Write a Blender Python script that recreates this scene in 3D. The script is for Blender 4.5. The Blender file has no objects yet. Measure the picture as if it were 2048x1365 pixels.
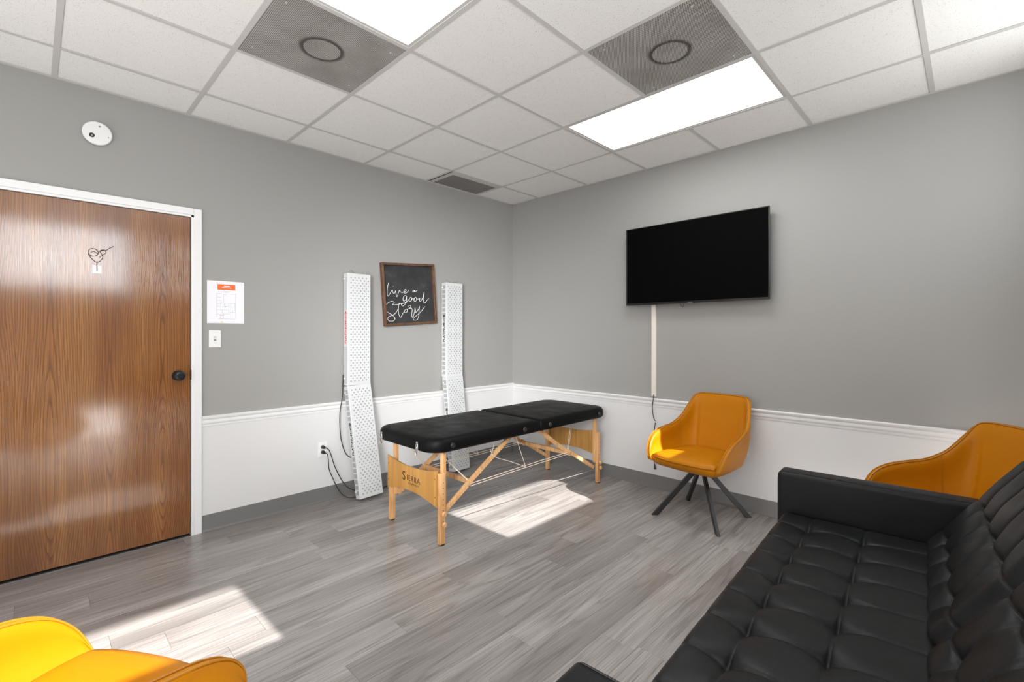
import bpy, bmesh, math, random
from mathutils import Vector, Matrix, noise
random.seed(7)
sc = bpy.context.scene
COL = sc.collection
PI = math.pi

# ------------------------------------------------------------------ camera
TH = math.atan(920/math.sqrt(920*960))
cd = bpy.data.cameras.new('camera'); cam = bpy.data.objects.new('camera', cd); COL.objects.link(cam)
cam.location = (3.604, -3.690, 1.306)
cam.rotation_euler = (PI/2, 0, TH)
cd.sensor_width = 36; cd.lens = 36*math.sqrt(920*960)/2048
cd.shift_y = -(682.5-667)/2048
cd.clip_start = 0.02
sc.camera = cam
# ------------------------------------------------------------------ view
vs = sc.view_settings
vs.view_transform = 'Standard'; vs.look = 'None'; vs.gamma = 1; vs.use_curve_mapping = False
vs.exposure = 0.24
# ------------------------------------------------------------------ sky and sun
w = bpy.data.worlds.new('world'); sc.world = w; w.use_nodes = True
bg = w.node_tree.nodes['Background']; bg.inputs[0].default_value = (0.85, 0.92, 1.0, 1); bg.inputs[1].default_value = 2.6
sd = bpy.data.lights.new('sun', 'SUN'); so = bpy.data.objects.new('sun', sd); COL.objects.link(so)
sd.energy = 13.0; sd.angle = math.radians(0.6); sd.color = (1.0, 0.965, 0.93)
so.rotation_euler = Vector((-1, -0.03, -0.72)).to_track_quat('-Z', 'Y').to_euler()
so.location = (8, -2, 5)

# room dimensions
H = 2.711; XR = 4.02; YN = -5.25; WT = 0.12
WIN = [(-1.49, -0.335), (-4.005, -2.85)]; WZ0, WZ1 = 0.04, 2.58; SHZ = 1.85; SHB = 0.37

def area(name, loc, rot, sx, sy, e, col=(1, 1, 1)):
    l = bpy.data.lights.new(name, 'AREA'); l.shape = 'RECTANGLE'; l.size = sx; l.size_y = sy
    l.energy = e; l.color = col
    o = bpy.data.objects.new(name, l); COL.objects.link(o); o.location = loc; o.rotation_euler = rot
    return o
# daylight entering by the two windows
for (a, b) in WIN:
    area('window_daylight', (XR+0.03, (a+b)/2, (SHZ+WZ1)/2), (0, PI/2, 0), WZ1-SHZ, b-a, 6.5 if a > -2 else 24, (0.95, 0.98, 1.0))
    area('window_daylight_low', (XR+0.03, (a+b)/2, (WZ0+SHB)/2), (0, PI/2, 0), SHB-WZ0, b-a, 12, (1.0, 0.98, 0.95))
# unseen fill light added behind the camera, tilted up at the ceiling
area('rear_fill', (2.2, YN+0.45, 1.10), (PI/2+math.radians(38), 0, 0), 3.2, 1.9, 42, (0.99, 0.99, 1.0))
# added fill lamp near the camera, brightening the wall between the light panels
pl = area('wall_fill', (3.3, -4.55, 1.75), Vector((-3.15, 3.75, -0.75)).to_track_quat('-Z', 'Y').to_euler(), 0.9, 0.9, 13, (0.99, 0.99, 1.0))
pl.data.spread = math.radians(42)

# ================================================================== materials
def mat(name, col=(.8, .8, .8), rough=.5, metal=0, spec=.5, coat=0):
    m = bpy.data.materials.new(name); m.use_nodes = True
    b = m.node_tree.nodes['Principled BSDF']
    b.inputs['Base Color'].default_value = (*col, 1); b.inputs['Roughness'].default_value = rough
    b.inputs['Metallic'].default_value = metal; b.inputs['Specular IOR Level'].default_value = spec
    b.inputs['Coat Weight'].default_value = coat
    return m
def N(m, t, **kw):
    n = m.node_tree.nodes.new(t)
    for k, v in kw.items(): setattr(n, k, v)
    return n
def L(m, a, b): m.node_tree.links.new(a, b)
def bsdf(m): return m.node_tree.nodes['Principled BSDF']
def coords(m, scale=(1, 1, 1), rnd=False):
    tc = N(m, 'ShaderNodeTexCoord'); mp = N(m, 'ShaderNodeMapping')
    mp.inputs['Scale'].default_value = scale
    if rnd:
        oi = N(m, 'ShaderNodeObjectInfo'); mu = N(m, 'ShaderNodeVectorMath', operation='MULTIPLY')
        cmb = N(m, 'ShaderNodeCombineXYZ')
        for i in range(3): L(m, oi.outputs['Random'], cmb.inputs[i])
        mu.inputs[1].default_value = (17, 31, 53); L(m, cmb.outputs[0], mu.inputs[0])
        ad = N(m, 'ShaderNodeVectorMath', operation='ADD'); L(m, tc.outputs['Object'], ad.inputs[0]); L(m, mu.outputs[0], ad.inputs[1])
        L(m, ad.outputs[0], mp.inputs[0])
    else:
        L(m, tc.outputs['Object'], mp.inputs[0])
    return mp.outputs[0]
def noise_(m, vec, scale, detail=4, rough=.5, dist=0):
    n = N(m, 'ShaderNodeTexNoise'); n.inputs['Scale'].default_value = scale; n.inputs['Detail'].default_value = detail
    n.inputs['Roughness'].default_value = rough; n.inputs['Distortion'].default_value = dist
    L(m, vec, n.inputs['Vector']); return n.outputs['Fac']
def ramp(m, fac, stops):
    r = N(m, 'ShaderNodeValToRGB'); e = r.color_ramp.elements
    while len(e) < len(stops): e.new(.5)
    for i, (p, c) in enumerate(stops):
        e[i].position = p; e[i].color = (*c, 1) if len(c) == 3 else c
    L(m, fac, r.inputs[0]); return r.outputs[0]
def g(v): return (v, v, v)
def math_(m, op, a, b=None, clamp=False):
    n = N(m, 'ShaderNodeMath', operation=op); n.use_clamp = clamp
    for i, v in enumerate((a, b)):
        if v is None: continue
        if isinstance(v, (int, float)): n.inputs[i].default_value = v
        else: L(m, v, n.inputs[i])
    return n.outputs[0]
def mix(m, f, a, b, mode='MIX'):
    n = N(m, 'ShaderNodeMix', data_type='RGBA', blend_type=mode)
    for i, v in ((0, f), (6, a), (7, b)):
        if isinstance(v, (int, float)): n.inputs[i].default_value = v
        elif isinstance(v, tuple): n.inputs[i].default_value = (*v, 1)
        else: L(m, v, n.inputs[i])
    return n.outputs[2]
def bump(m, h, strength, dist):
    b = N(m, 'ShaderNodeBump'); b.inputs['Strength'].default_value = strength; b.inputs['Distance'].default_value = dist
    L(m, h, b.inputs['Height']); L(m, b.outputs[0], bsdf(m).inputs['Normal'])
def leather(name, col, rough, bs=.25, var=.12, spec=.5):
    m = mat(name, col, rough, spec=spec); v = coords(m)
    vo = N(m, 'ShaderNodeTexVoronoi'); vo.inputs['Scale'].default_value = 420; L(m, v, vo.inputs['Vector'])
    n = noise_(m, v, 9, 3)
    h = math_(m, 'ADD', math_(m, 'MULTIPLY', vo.outputs['Distance'], .6), math_(m, 'MULTIPLY', n, 2.0))
    bump(m, h, bs, .0015)
    c = mix(m, n, tuple(x*(1-var) for x in col), tuple(min(1, x*(1+var)) for x in col))
    L(m, c, bsdf(m).inputs['Base Color'])
    L(m, ramp(m, n, [(.3, g(max(rough-.06, 0))), (.7, g(rough+.08))]), bsdf(m).inputs['Roughness'])
    return m
M = {}
# painted wall
def paint(name, col, rough=.55):
    m = mat(name, col, rough, spec=.35); v = coords(m)
    n = noise_(m, v, 160, 3); bump(m, n, .12, .0012)
    n2 = noise_(m, v, 1.3, 2)
    L(m, mix(m, n2, tuple(x*.97 for x in col), tuple(x*1.03 for x in col)), bsdf(m).inputs['Base Color'])
    return m
M['grey_paint'] = paint('grey_paint', (.322, .316, .300))
M['white_paint'] = paint('white_paint', (.69, .686, .68), .45)
M['white_gloss'] = mat('white_gloss_trim', (.78, .78, .775), .35)
M['vinyl_base'] = mat('grey_vinyl_base', (.150, .147, .143), .42)
M['plenum'] = mat('plenum_dark', (.08, .08, .08), .9)
# acoustic tile
m = M['tile'] = mat('acoustic_tile', (.78, .765, .74), .9, spec=.1); v = coords(m, rnd=True)
vo = N(m, 'ShaderNodeTexVoronoi'); vo.inputs['Scale'].default_value = 130; L(m, v, vo.inputs['Vector'])
n = noise_(m, v, 26, 3)
f = math_(m, 'GREATER_THAN', math_(m, 'ADD', vo.outputs['Distance'], math_(m, 'MULTIPLY', n, -.36)), .005)
n3 = noise_(m, v, 90, 2)
c0 = mix(m, n3, (.88, .87, .85), (.93, .92, .90))
L(m, mix(m, f, (.62, .60, .57), c0), bsdf(m).inputs['Base Color'])
bump(m, n3, .25, .002)
M['tee'] = mat('grid_white_metal', (.62, .605, .585), .45)
# lamp lens
m = M['lens'] = mat('lit_acrylic_lens', (.9, .9, .9), .4)
v = coords(m, rnd=False); sep = N(m, 'ShaderNodeSeparateXYZ'); L(m, v, sep.inputs[0])
ay = math_(m, 'ABSOLUTE', sep.outputs[1])
e = ramp(m, ay, [(0, g(1)), (.20, g(.95)), (.285, g(.55))])
bsdf(m).inputs['Emission Color'].default_value = (1, 1, .985, 1)
L(m, e, bsdf(m).inputs['Emission Color']); bsdf(m).inputs['Emission Strength'].default_value = 7.5
# perforated diffuser face
def perforated(name, col, hole, pitch, r, dirt, ring_amt=.9):
    m = mat(name, col, .5); v = coords(m, (1/pitch, 1/(pitch*1.732), 1))
    sep = N(m, 'ShaderNodeSeparateXYZ'); L(m, v, sep.inputs[0])
    def cell(ox):
        fx = math_(m, 'SUBTRACT', math_(m, 'FRACT', math_(m, 'ADD', sep.outputs[0], 50+ox)), .5)
        fy = math_(m, 'MULTIPLY', math_(m, 'SUBTRACT', math_(m, 'FRACT', math_(m, 'ADD', sep.outputs[1], 50+ox)), .5), 1.732)
        return math_(m, 'SQRT', math_(m, 'ADD', math_(m, 'MULTIPLY', fx, fx), math_(m, 'MULTIPLY', fy, fy)))
    d = math_(m, 'MINIMUM', cell(0), cell(.5))
    f = math_(m, 'LESS_THAN', d, r)
    vv = coords(m); n = noise_(m, vv, 5, 3)
    base = mix(m, ramp(m, n, [(.35, g(0)), (.7, g(1))]), col, dirt)
    # dust ring where the neck meets the face
    ln = N(m, 'ShaderNodeVectorMath', operation='LENGTH'); L(m, vv, ln.inputs[0])
    nn = noise_(m, vv, 22, 3)
    rr = math_(m, 'ADD', ln.outputs['Value'], math_(m, 'MULTIPLY', math_(m, 'SUBTRACT', nn, .5), .018))
    ring = ramp(m, rr, [(.082, g(0)), (.090, g(ring_amt)), (.096, g(ring_amt)), (.112, g(0))])
    base = mix(m, ring, base, (.045, .04, .035))
    L(m, mix(m, f, base, hole), bsdf(m).inputs['Base Color'])
    bump(m, math_(m, 'SUBTRACT', 1, f), .5, .001)
    return m
M['perf'] = perforated('perforated_dusty_metal', (.62, .60, .57), (.05, .045, .04), .0078, .35, (.46, .43, .40))
M['perf_small'] = perforated('perforated_grey_metal', (.36, .33, .315), (.08, .075, .07), .0078, .34, (.31, .285, .27), 0.0)
# wood with contour grain
def wood(name, stops, vec_scale, rings, fine_scale, rough, line=.35, rnd=False, linecol=(.2, .1, .04), spec=.5, bs=.2, coat=0, dist=.3, fine_amt=.5, lamt=.75):
    m = mat(name, (1, 1, 1), rough, spec=spec, coat=coat)
    v = coords(m, vec_scale, rnd)
    low = noise_(m, v, 1.0, 2, .45, dist)
    k = math_(m, 'FRACT', math_(m, 'MULTIPLY', low, rings))
    k = math_(m, 'MULTIPLY', math_(m, 'ABSOLUTE', math_(m, 'SUBTRACT', k, .5)), 2)
    v2 = coords(m, fine_scale, rnd)
    fine = noise_(m, v2, 1.0, 5, .6)
    big = noise_(m, v, .7, 3, .5)
    c = ramp(m, big, stops)
    lines = ramp(m, k, [(0, g(1)), (line, g(.25)), (.8, g(0))])
    fl = ramp(m, fine, [(.38, g(1)), (.62, g(0))])
    amt = math_(m, 'MULTIPLY', math_(m, 'MULTIPLY', lines, math_(m, 'ADD', math_(m, 'MULTIPLY', fl, .5), .5)), lamt)
    c = mix(m, amt, c, linecol)
    c = mix(m, math_(m, 'MULTIPLY', fl, fine_amt), c, linecol)
    L(m, c, bsdf(m).inputs['Base Color'])
    bump(m, math_(m, 'SUBTRACT', 1, math_(m, 'ADD', math_(m, 'MULTIPLY', amt, .6), math_(m, 'MULTIPLY', fl, .5))), bs, .0015)
    return m
m = M['door'] = mat('dark_oak_veneer', (.3, .12, .03), .15, spec=.5, coat=.8); bsdf(m).inputs['Coat Roughness'].default_value = .11
tc = N(m, 'ShaderNodeTexCoord'); sep = N(m, 'ShaderNodeSeparateXYZ'); L(m, tc.outputs['Object'], sep.inputs[0])
yy_, zz_ = sep.outputs[1], sep.outputs[2]
# veneer leaves about half a metre wide, each with a cathedral down its middle
sy = math_(m, 'DIVIDE', math_(m, 'ADD', yy_, 3.62+.125+5.0), .25)      # leaf number
cellf = math_(m, 'SUBTRACT', math_(m, 'FRACT', sy), .5); cid = math_(m, 'FLOOR', sy)
dy = math_(m, 'MULTIPLY', cellf, .25)
cmb = N(m, 'ShaderNodeCombineXYZ'); L(m, math_(m, 'MULTIPLY', cid, 7.31), cmb.inputs[0]); L(m, math_(m, 'MULTIPLY', zz_, .8), cmb.inputs[1])
nz_ = noise_(m, cmb.outputs[0], 1.0, 1, .5)
odd = math_(m, 'ABSOLUTE', math_(m, 'MULTIPLY', math_(m, 'FRACT', math_(m, 'MULTIPLY', cid, .5)), 2))
vw = coords(m, (1, 30, 2.6)); wig = noise_(m, vw, 1.0, 3, .5)
rad = math_(m, 'SQRT', math_(m, 'ADD', math_(m, 'MULTIPLY', dy, dy), .00022))
f_ = math_(m, 'ADD', math_(m, 'ADD', math_(m, 'MULTIPLY', rad, 92), math_(m, 'MULTIPLY', nz_, 17)), math_(m, 'MULTIPLY', wig, 1.5))
k_ = math_(m, 'FRACT', f_)
line = ramp(m, k_, [(0, g(1)), (.16, g(.75)), (.42, g(.12)), (.93, g(0)), (1, g(1))])
fine = noise_(m, coords(m, (1, 330, 5)), 1.0, 3, .6); fl_ = ramp(m, fine, [(.42, g(1)), (.60, g(0))])
pin = noise_(m, coords(m, (1, 120, .9)), 1.0, 2, .5); pn_ = ramp(m, pin, [(.40, g(1)), (.56, g(0))])
big = noise_(m, coords(m, (1, 5.5, .5)), 1.0, 2, .5)
c_ = ramp(m, big, [(.3, (.20, .068, .016)), (.5, (.30, .112, .026)), (.68, (.40, .170, .042))])
c_ = mix(m, math_(m, 'MULTIPLY', line, .62), c_, (.075, .024, .008))
c_ = mix(m, math_(m, 'MULTIPLY', fl_, .30), c_, (.06, .02, .008))
c_ = mix(m, math_(m, 'MULTIPLY', pn_, .35), c_, (.11, .036, .010))
L(m, c_, bsdf(m).inputs['Base Color'])
bump(m, math_(m, 'SUBTRACT', math_(m, 'MULTIPLY', noise_(m, coords(m, (1, 2.2, 1.4)), 1.0, 1), 14.0), math_(m, 'ADD', math_(m, 'MULTIPLY', line, .5), fl_)), .28, .0006)
m = M['plank'] = wood('grey_oak_vinyl', [(.34, (.27, .248, .234)), (.5, (.36, .334, .318)), (.68, (.45, .424, .406))],
                 (7.5, .65, 1), 7, (290, 4.5, 1), .27, .35, rnd=True, linecol=(.125, .110, .100), spec=.6, bs=.05, dist=.3, fine_amt=.45, lamt=.55)
# each plank slightly lighter or darker
bc = bsdf(m).inputs['Base Color'].links[0].from_socket
oi = N(m, 'ShaderNodeObjectInfo')
br = ramp(m, oi.outputs['Random'], [(0, g(.86)), (.5, g(.96)), (1, g(1.04))])
L(m, mix(m, 1.0, bc, br, 'MULTIPLY'), bsdf(m).inputs['Base Color'])
M['birch'] = wood('honey_birch', [(.3, (.72, .40, .17)), (.7, (.82, .52, .25))], (3, 3, 1.0), 6, (120, 120, 4), .42, .3, linecol=(.42, .19, .06), bs=.05)
M['board'] = wood('laminated_golden_board', [(.3, (.50, .26, .065)), (.7, (.60, .33, .09))], (6, 3, .5), 5, (60, 60, 2), .38, .3, linecol=(.36, .16, .035), bs=.04)
m = M['board_far'] = M['board']
M['frame_wood'] = wood('walnut_frame', [(.3, (.10, .045, .02)), (.7, (.18, .085, .04))], (4, 4, 4), 6, (30, 30, 30), .5, .3, linecol=(.05, .02, .01))
# chalkboard
m = M['chalk'] = mat('chalkboard', (.03, .03, .03), .75); v = coords(m); n = noise_(m, v, 9, 5, .6)
L(m, ramp(m, n, [(.35, (.018, .018, .019)), (.62, (.032, .032, .033)), (.8, (.075, .075, .075))]), bsdf(m).inputs['Base Color'])
M['chalk_white'] = mat('chalk_white_paint', (.85, .84, .82), .6)
M['yellow'] = leather('mustard_leather', (.50, .180, .002), .40, .18, .05, .20)
M['yellow_pipe'] = mat('mustard_piping', (.42, .165, .008), .45)
M['black_leather'] = leather('black_leather', (.009, .0095, .010), .40, .22, .2, .20)
M['vinyl_black'] = leather('black_upholstery_vinyl', (.004, .004, .0042), .45, .08, .1, .09)
M['black_seam'] = mat('black_seam', (.012, .012, .012), .5)
M['black_metal'] = mat('black_powder_metal', (.016, .016, .017), .35)
M['knob_black'] = mat('dark_bronze_knob', (.016, .015, .018), .30, .4)
M['bronze'] = mat('brown_bronze_plate', (.10, .045, .02), .4, .6)
M['screen'] = mat('tv_screen_glass', (.0015, .0015, .0015), .65, spec=.03)
M['tv_black'] = mat('tv_gloss_black', (.006, .006, .007), .22)
M['plastic_black'] = mat('black_plastic', (.012, .012, .012), .4)
M['chrome'] = mat('chrome', (.75, .75, .75), .2, 1)
M['white_plastic'] = mat('white_plastic', (.80, .80, .79), .35)
M['led_white'] = mat('white_enamel_housing', (.60, .61, .61), .38)
M['led_lens'] = mat('grey_led_lens', (.27, .28, .285), .3)
M['vent_grey'] = mat('grey_vent_slots', (.24, .24, .24), .6)
M['cream'] = mat('cream_plastic', (.74, .70, .62), .45)
M['rope'] = mat('cream_rope', (.82, .70, .58), .7)
M['rope_dark'] = mat('grey_steel_cable', (.20, .19, .18), .5)
M['paper'] = mat('white_paper', (.82, .82, .85), .7)
M['ink'] = mat('grey_ink', (.20, .20, .22), .7)
M['orange'] = mat('orange_print', (.85, .15, .03), .6)
M['red_ink'] = mat('red_print', (.60, .02, .04), .5)
M['black_ink'] = mat('black_print', (.02, .02, .02), .5)
M['brand_ink'] = mat('dark_brown_print', (.05, .02, .01), .5)
M['shade'] = mat('grey_shade_fabric', (.45, .45, .44), .9)
M['alu'] = mat('window_aluminium', (.35, .35, .35), .4, .6)
M['ext'] = mat('pale_concrete', (.32, .31, .29), .9)
m = M['glass'] = bpy.data.materials.new('window_glass'); m.use_nodes = True
nt = m.node_tree; nt.nodes.remove(nt.nodes['Principled BSDF'])
tr = N(m, 'ShaderNodeBsdfTransparent'); gl = N(m, 'ShaderNodeBsdfGlossy'); gl.inputs['Roughness'].default_value = .02
mx = N(m, 'ShaderNodeMixShader'); mx.inputs[0].default_value = .06
L(m, tr.outputs[0], mx.inputs[1]); L(m, gl.outputs[0], mx.inputs[2]); L(m, mx.outputs[0], nt.nodes['Material Output'].inputs[0])

# ================================================================== helpers
def link(name, mesh, m, parent=None, smooth=False, angle=None):
    o = bpy.data.objects.new(name, mesh); COL.objects.link(o)
    if m: mesh.materials.append(m)
    if smooth:
        for p in mesh.polygons: p.use_smooth = True
        if angle: mesh.set_sharp_from_angle(angle=math.radians(angle))
    if parent: o.parent = parent
    return o
def obj(name, bm, m, parent=None, smooth=False, angle=35, loc=None, rot=None):
    bmesh.ops.recalc_face_normals(bm, faces=bm.faces)
    me = bpy.data.meshes.new(name); bm.to_mesh(me); bm.free()
    o = link(name, me, m, parent, smooth, angle)
    if loc: o.location = loc
    if rot: o.rotation_euler = rot
    return o
def empty(name, loc=(0, 0, 0), rz=0, label=None, cat=None, group=None):
    o = bpy.data.objects.new(name, None); COL.objects.link(o); o.location = loc; o.rotation_euler = (0, 0, rz)
    o.empty_display_size = .1
    if label: tag(o, label, cat, group)
    return o
def tag(o, label, cat, group=None):
    o['label'] = label; o['category'] = cat
    if group: o['group'] = group
    return o
def struct(o): o['kind'] = 'structure'; return o
def box(bm, x0, x1, y0, y1, z0, z1, bev=0, seg=2, mtx=None):
    vs_ = [bm.verts.new((x, y, z)) for x in (x0, x1) for y in (y0, y1) for z in (z0, z1)]
    F = [(0, 1, 3, 2), (4, 6, 7, 5), (0, 4, 5, 1), (2, 3, 7, 6), (0, 2, 6, 4), (1, 5, 7, 3)]
    fs = [bm.faces.new([vs_[i] for i in f]) for f in F]
    out = vs_
    if bev:
        es = list({e for f_ in fs for e in f_.edges})
        r = bmesh.ops.bevel(bm, geom=es, offset=bev, segments=seg, profile=.5, affect='EDGES')
        out = list({v for f_ in r['faces'] for v in f_.verts} | {v for v in vs_ if v.is_valid})
    if mtx: bmesh.ops.transform(bm, matrix=mtx, verts=out)
    return out
def B(*a, **k):
    bm = bmesh.new(); box(bm, *a, **k); return bm
def frame_mtx(p, q, up=Vector((0, 0, 1))):
    p = Vector(p); q = Vector(q); z = (q-p).normalized()
    x = up.cross(z)
    if x.length < 1e-4: x = Vector((1, 0, 0)).cross(z)
    x.normalize(); y = z.cross(x)
    return Matrix(((x.x, y.x, z.x, p.x), (x.y, y.y, z.y, p.y), (x.z, y.z, z.z, p.z), (0, 0, 0, 1))), (q-p).length
def bar(bm, p, q, w_, h_, bev=0, up=Vector((0, 0, 1))):
    mt, l = frame_mtx(p, q, up)
    return box(bm, -w_/2, w_/2, -h_/2, h_, 0, l, bev, 1, mt) if False else box(bm, -w_/2, w_/2, -h_/2, h_/2, 0, l, bev, 1, mt)
def cyl(bm, p, q, r0, r1=None, n=16):
    r1 = r0 if r1 is None else r1
    mt, l = frame_mtx(p, q)
    r = bmesh.ops.create_cone(bm, cap_ends=True, segments=n, radius1=r0, radius2=r1, depth=l)
    bmesh.ops.transform(bm, matrix=mt @ Matrix.Translation((0, 0, l/2)), verts=r['verts'])
    return r['verts']
def catmull(pts, sub=8, closed=False):
    P = [Vector(p) for p in pts]; n = len(P); out = []
    rng = n if closed else n-1
    for i in range(rng):
        if closed: a, b, c, d = P[(i-1) % n], P[i], P[(i+1) % n], P[(i+2) % n]
        else: a, b, c, d = P[max(i-1, 0)], P[i], P[i+1], P[min(i+2, n-1)]
        for k in range(sub):
            t = k/sub
            out.append(.5*((2*b)+(c-a)*t+(2*a-5*b+4*c-d)*t*t+(3*b-a-3*c+d)*t*t*t))
    if not closed: out.append(P[-1].copy())
    return out
def tube(bm, pts, r, n=8, closed=False):
    pts = [Vector(p) for p in pts]; m_ = len(pts)
    rings = []; prev = None
    for i, p in enumerate(pts):
        if closed: t = (pts[(i+1) % m_]-pts[i-1])
        else: t = pts[min(i+1, m_-1)]-pts[max(i-1, 0)]
        if t.length < 1e-9: t = Vector((0, 0, 1))
        t.normalize()
        if prev is None:
            a = Vector((0, 0, 1)) if abs(t.z) < .9 else Vector((1, 0, 0)); u = t.cross(a).normalized()
        else:
            u = (prev-t*prev.dot(t)); u = u.normalized() if u.length > 1e-6 else t.orthogonal().normalized()
        prev = u; v_ = t.cross(u)
        rr = r(i/(m_-1)) if callable(r) else r
        rings.append([bm.verts.new(p+(u*math.cos(2*PI*k/n)+v_*math.sin(2*PI*k/n))*rr) for k in range(n)])
    for i in range(m_ if closed else m_-1):
        A = rings[i]; C_ = rings[(i+1) % m_]
        for k in range(n): bm.faces.new((A[k], A[(k+1) % n], C_[(k+1) % n], C_[k]))
    if not closed:
        bm.faces.new(rings[0][::-1]); bm.faces.new(rings[-1])
def loft(bm, rings, cap0=True, cap1=True, closed=True):
    R = [[bm.verts.new(p) for p in r] for r in rings]
    for i in range(len(R)-1):
        n = len(R[i])
        for k in range(n if closed else n-1):
            bm.faces.new((R[i][k], R[i][(k+1) % n], R[i+1][(k+1) % n], R[i+1][k]))
    if cap0: bm.faces.new(R[0][::-1])
    if cap1: bm.faces.new(R[-1])
def rrect(x0, x1, y0, y1, rad, inset, z, n=8):
    """rounded rectangle ring; rad = radii at (x1,y1),(x0,y1),(x0,y0),(x1,y0)"""
    x0 += inset; x1 -= inset; y0 += inset; y1 -= inset; out = []
    for (cx, cy, sx, sy, a0, r) in ((x1, y1, -1, -1, 0, rad[0]), (x0, y1, 1, -1, PI/2, rad[1]), (x0, y0, 1, 1, PI, rad[2]), (x1, y0, -1, 1, 1.5*PI, rad[3])):
        r = max(r-inset, .004)
        for k in range(n+1):
            a = a0+PI/2*k/n
            out.append(Vector((cx+sx*r+r*math.cos(a), cy+sy*r+r*math.sin(a), z)))
    return out
def text(name, s, size, m, parent, mtx, extrude=.0006, align='CENTER', spacing=1.0, shear=0, bold=0):
    c = bpy.data.curves.new(name, 'FONT'); c.body = s; c.size = size; c.extrude = extrude; c.align_x = align
    c.space_character = spacing; c.shear = shear; c.offset = bold
    t = bpy.data.objects.new(name, c); COL.objects.link(t)
    bpy.context.view_layer.update()
    me = bpy.data.meshes.new_from_object(t.evaluated_get(bpy.context.evaluated_depsgraph_get()))
    bpy.data.objects.remove(t); me.transform(mtx)
    me.materials.clear()
    return link(name, me, m, parent)
def MX(xa, ya, za, o):
    xa, ya, za = Vector(xa), Vector(ya), Vector(za)
    return Matrix(((xa.x, ya.x, za.x, o[0]), (xa.y, ya.y, za.y, o[1]), (xa.z, ya.z, za.z, o[2]), (0, 0, 0, 1)))

# ================================================================== room shell
def wall(name, boxes, m):
    bm = bmesh.new()
    for b in boxes: box(bm, *b)
    return struct(obj(name, bm, m))
DY0, DY1, DZ = -3.905, -2.958, 2.068     # door opening
wall('wall_left', [(-WT, 0, DY1, 0, 0, 2.9), (-WT, 0, YN, DY0, 0, 2.9), (-WT, 0, DY0, DY1, DZ, 2.9), (-WT-.03, -WT, DY0-.1, DY1+.1, 0, DZ+.1)], M['grey_paint'])
wall('wall_back', [(-WT, XR+WT, 0, WT, 0, 2.9)], M['grey_paint'])
wb = []
ys = sorted([YN, 0] + [v for p in WIN for v in p])
for i in range(0, len(ys)-1):
    a, b = ys[i], ys[i+1]
    if (a, b) in WIN: wb += [(XR, XR+WT, a, b, 0, WZ0), (XR, XR+WT, a, b, WZ1, 2.9)]
    else: wb.append((XR, XR+WT, a, b, 0, 2.9))
wall('wall_right', wb, M['grey_paint'])
wall('wall_front', [(-WT, XR+WT, YN-WT, YN, 0, 2.9)], M['white_paint'])
fl = wall('floor', [(-WT, XR+WT, YN-WT, WT, -.10, -.004)], M['plenum'])
ce = wall('ceiling', [(-WT, XR+WT, YN-WT, WT, 2.86, 2.92)], M['plenum'])
g0 = wall('ground', [(XR+WT, XR+14, -12, 8, -.35, -.30)], M['ext'])

struct(obj('eave_sun_stop', B(XR+WT, 4.60, YN, WT, 2.68, 2.76), M['ext']))  # unseen overhang added to cut off the sun below the window heads
# windows (right wall, behind the sofa, out of frame)
for i, (a, b) in enumerate(WIN):
    bm = bmesh.new(); t = .035
    for bx in ((XR+.06, XR+.10, a, b, WZ0, WZ0+t), (XR+.06, XR+.10, a, b, WZ1-t*.2, WZ1), (XR+.06, XR+.10, a, a+t*.3, WZ0, WZ1), (XR+.06, XR+.10, b-t*.3, b, WZ0, WZ1)): box(bm, *bx)
    wo = struct(obj('window_%d' % (i+1), bm, M['alu']))
    obj('pane', B(XR+.078, XR+.082, a+.01, b-.01, WZ0+.03, WZ1-.007), M['glass'], wo)
    bm = bmesh.new(); nf = 38
    for k in range(nf):
        z0 = SHB+(SHZ-SHB)*k/nf; dz = (SHZ-SHB)/nf
        box(bm, XR+.036, XR+.046, a+.004, b-.004, z0, z0+dz*.96)
    obj('shade', bm, M['shade'], wo)
    obj('sill', B(XR-.004, XR+.06, a-.01, b+.01, WZ0-.02, WZ0), M['white_gloss'], wo)

# floor planks: 0.152 x 1.22 m, running towards the television wall
PW, PL = .1524, 1.22
known = {12: -2.543, 13: -1.61, 15: -2.237, 16: -1.267, 10: -1.90}   # end joints seen in the photo
x_first = 1.693-12*PW+.0
row = -1
proto = {}
def plank_mesh(w_, l_):
    key = (round(w_, 4), round(l_, 4))
    if key not in proto:
        bm = B(0, w_, 0, l_, -.006, 0, .0006, 1)
        bmesh.ops.recalc_face_normals(bm, faces=bm.faces)
        me = bpy.data.meshes.new('floor_plank'); bm.to_mesh(me); bm.free(); me.materials.append(M['plank']); proto[key] = me
    return proto[key]
for r_ in range(-1, 30):
    xa = x_first+r_*PW; xb = xa+PW
    xa2, xb2 = max(xa, 0), min(xb, XR)
    if xb2-xa2 < .01: continue
    ph = known.get(r_, -random.random()*PL-((r_ % 3)*.4))
    y = ph
    while y > YN: y -= PL
    while y < 0:
        a, b = max(y, YN), min(y+PL, 0)
        if b-a > .02:
            o = bpy.data.objects.new('floor_plank', plank_mesh(xb2-xa2-.0006, b-a-.0006)); COL.objects.link(o)
            o.location = (xa2+.0003, a+.0003, 0); o.parent = fl
        y += PL

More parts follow.
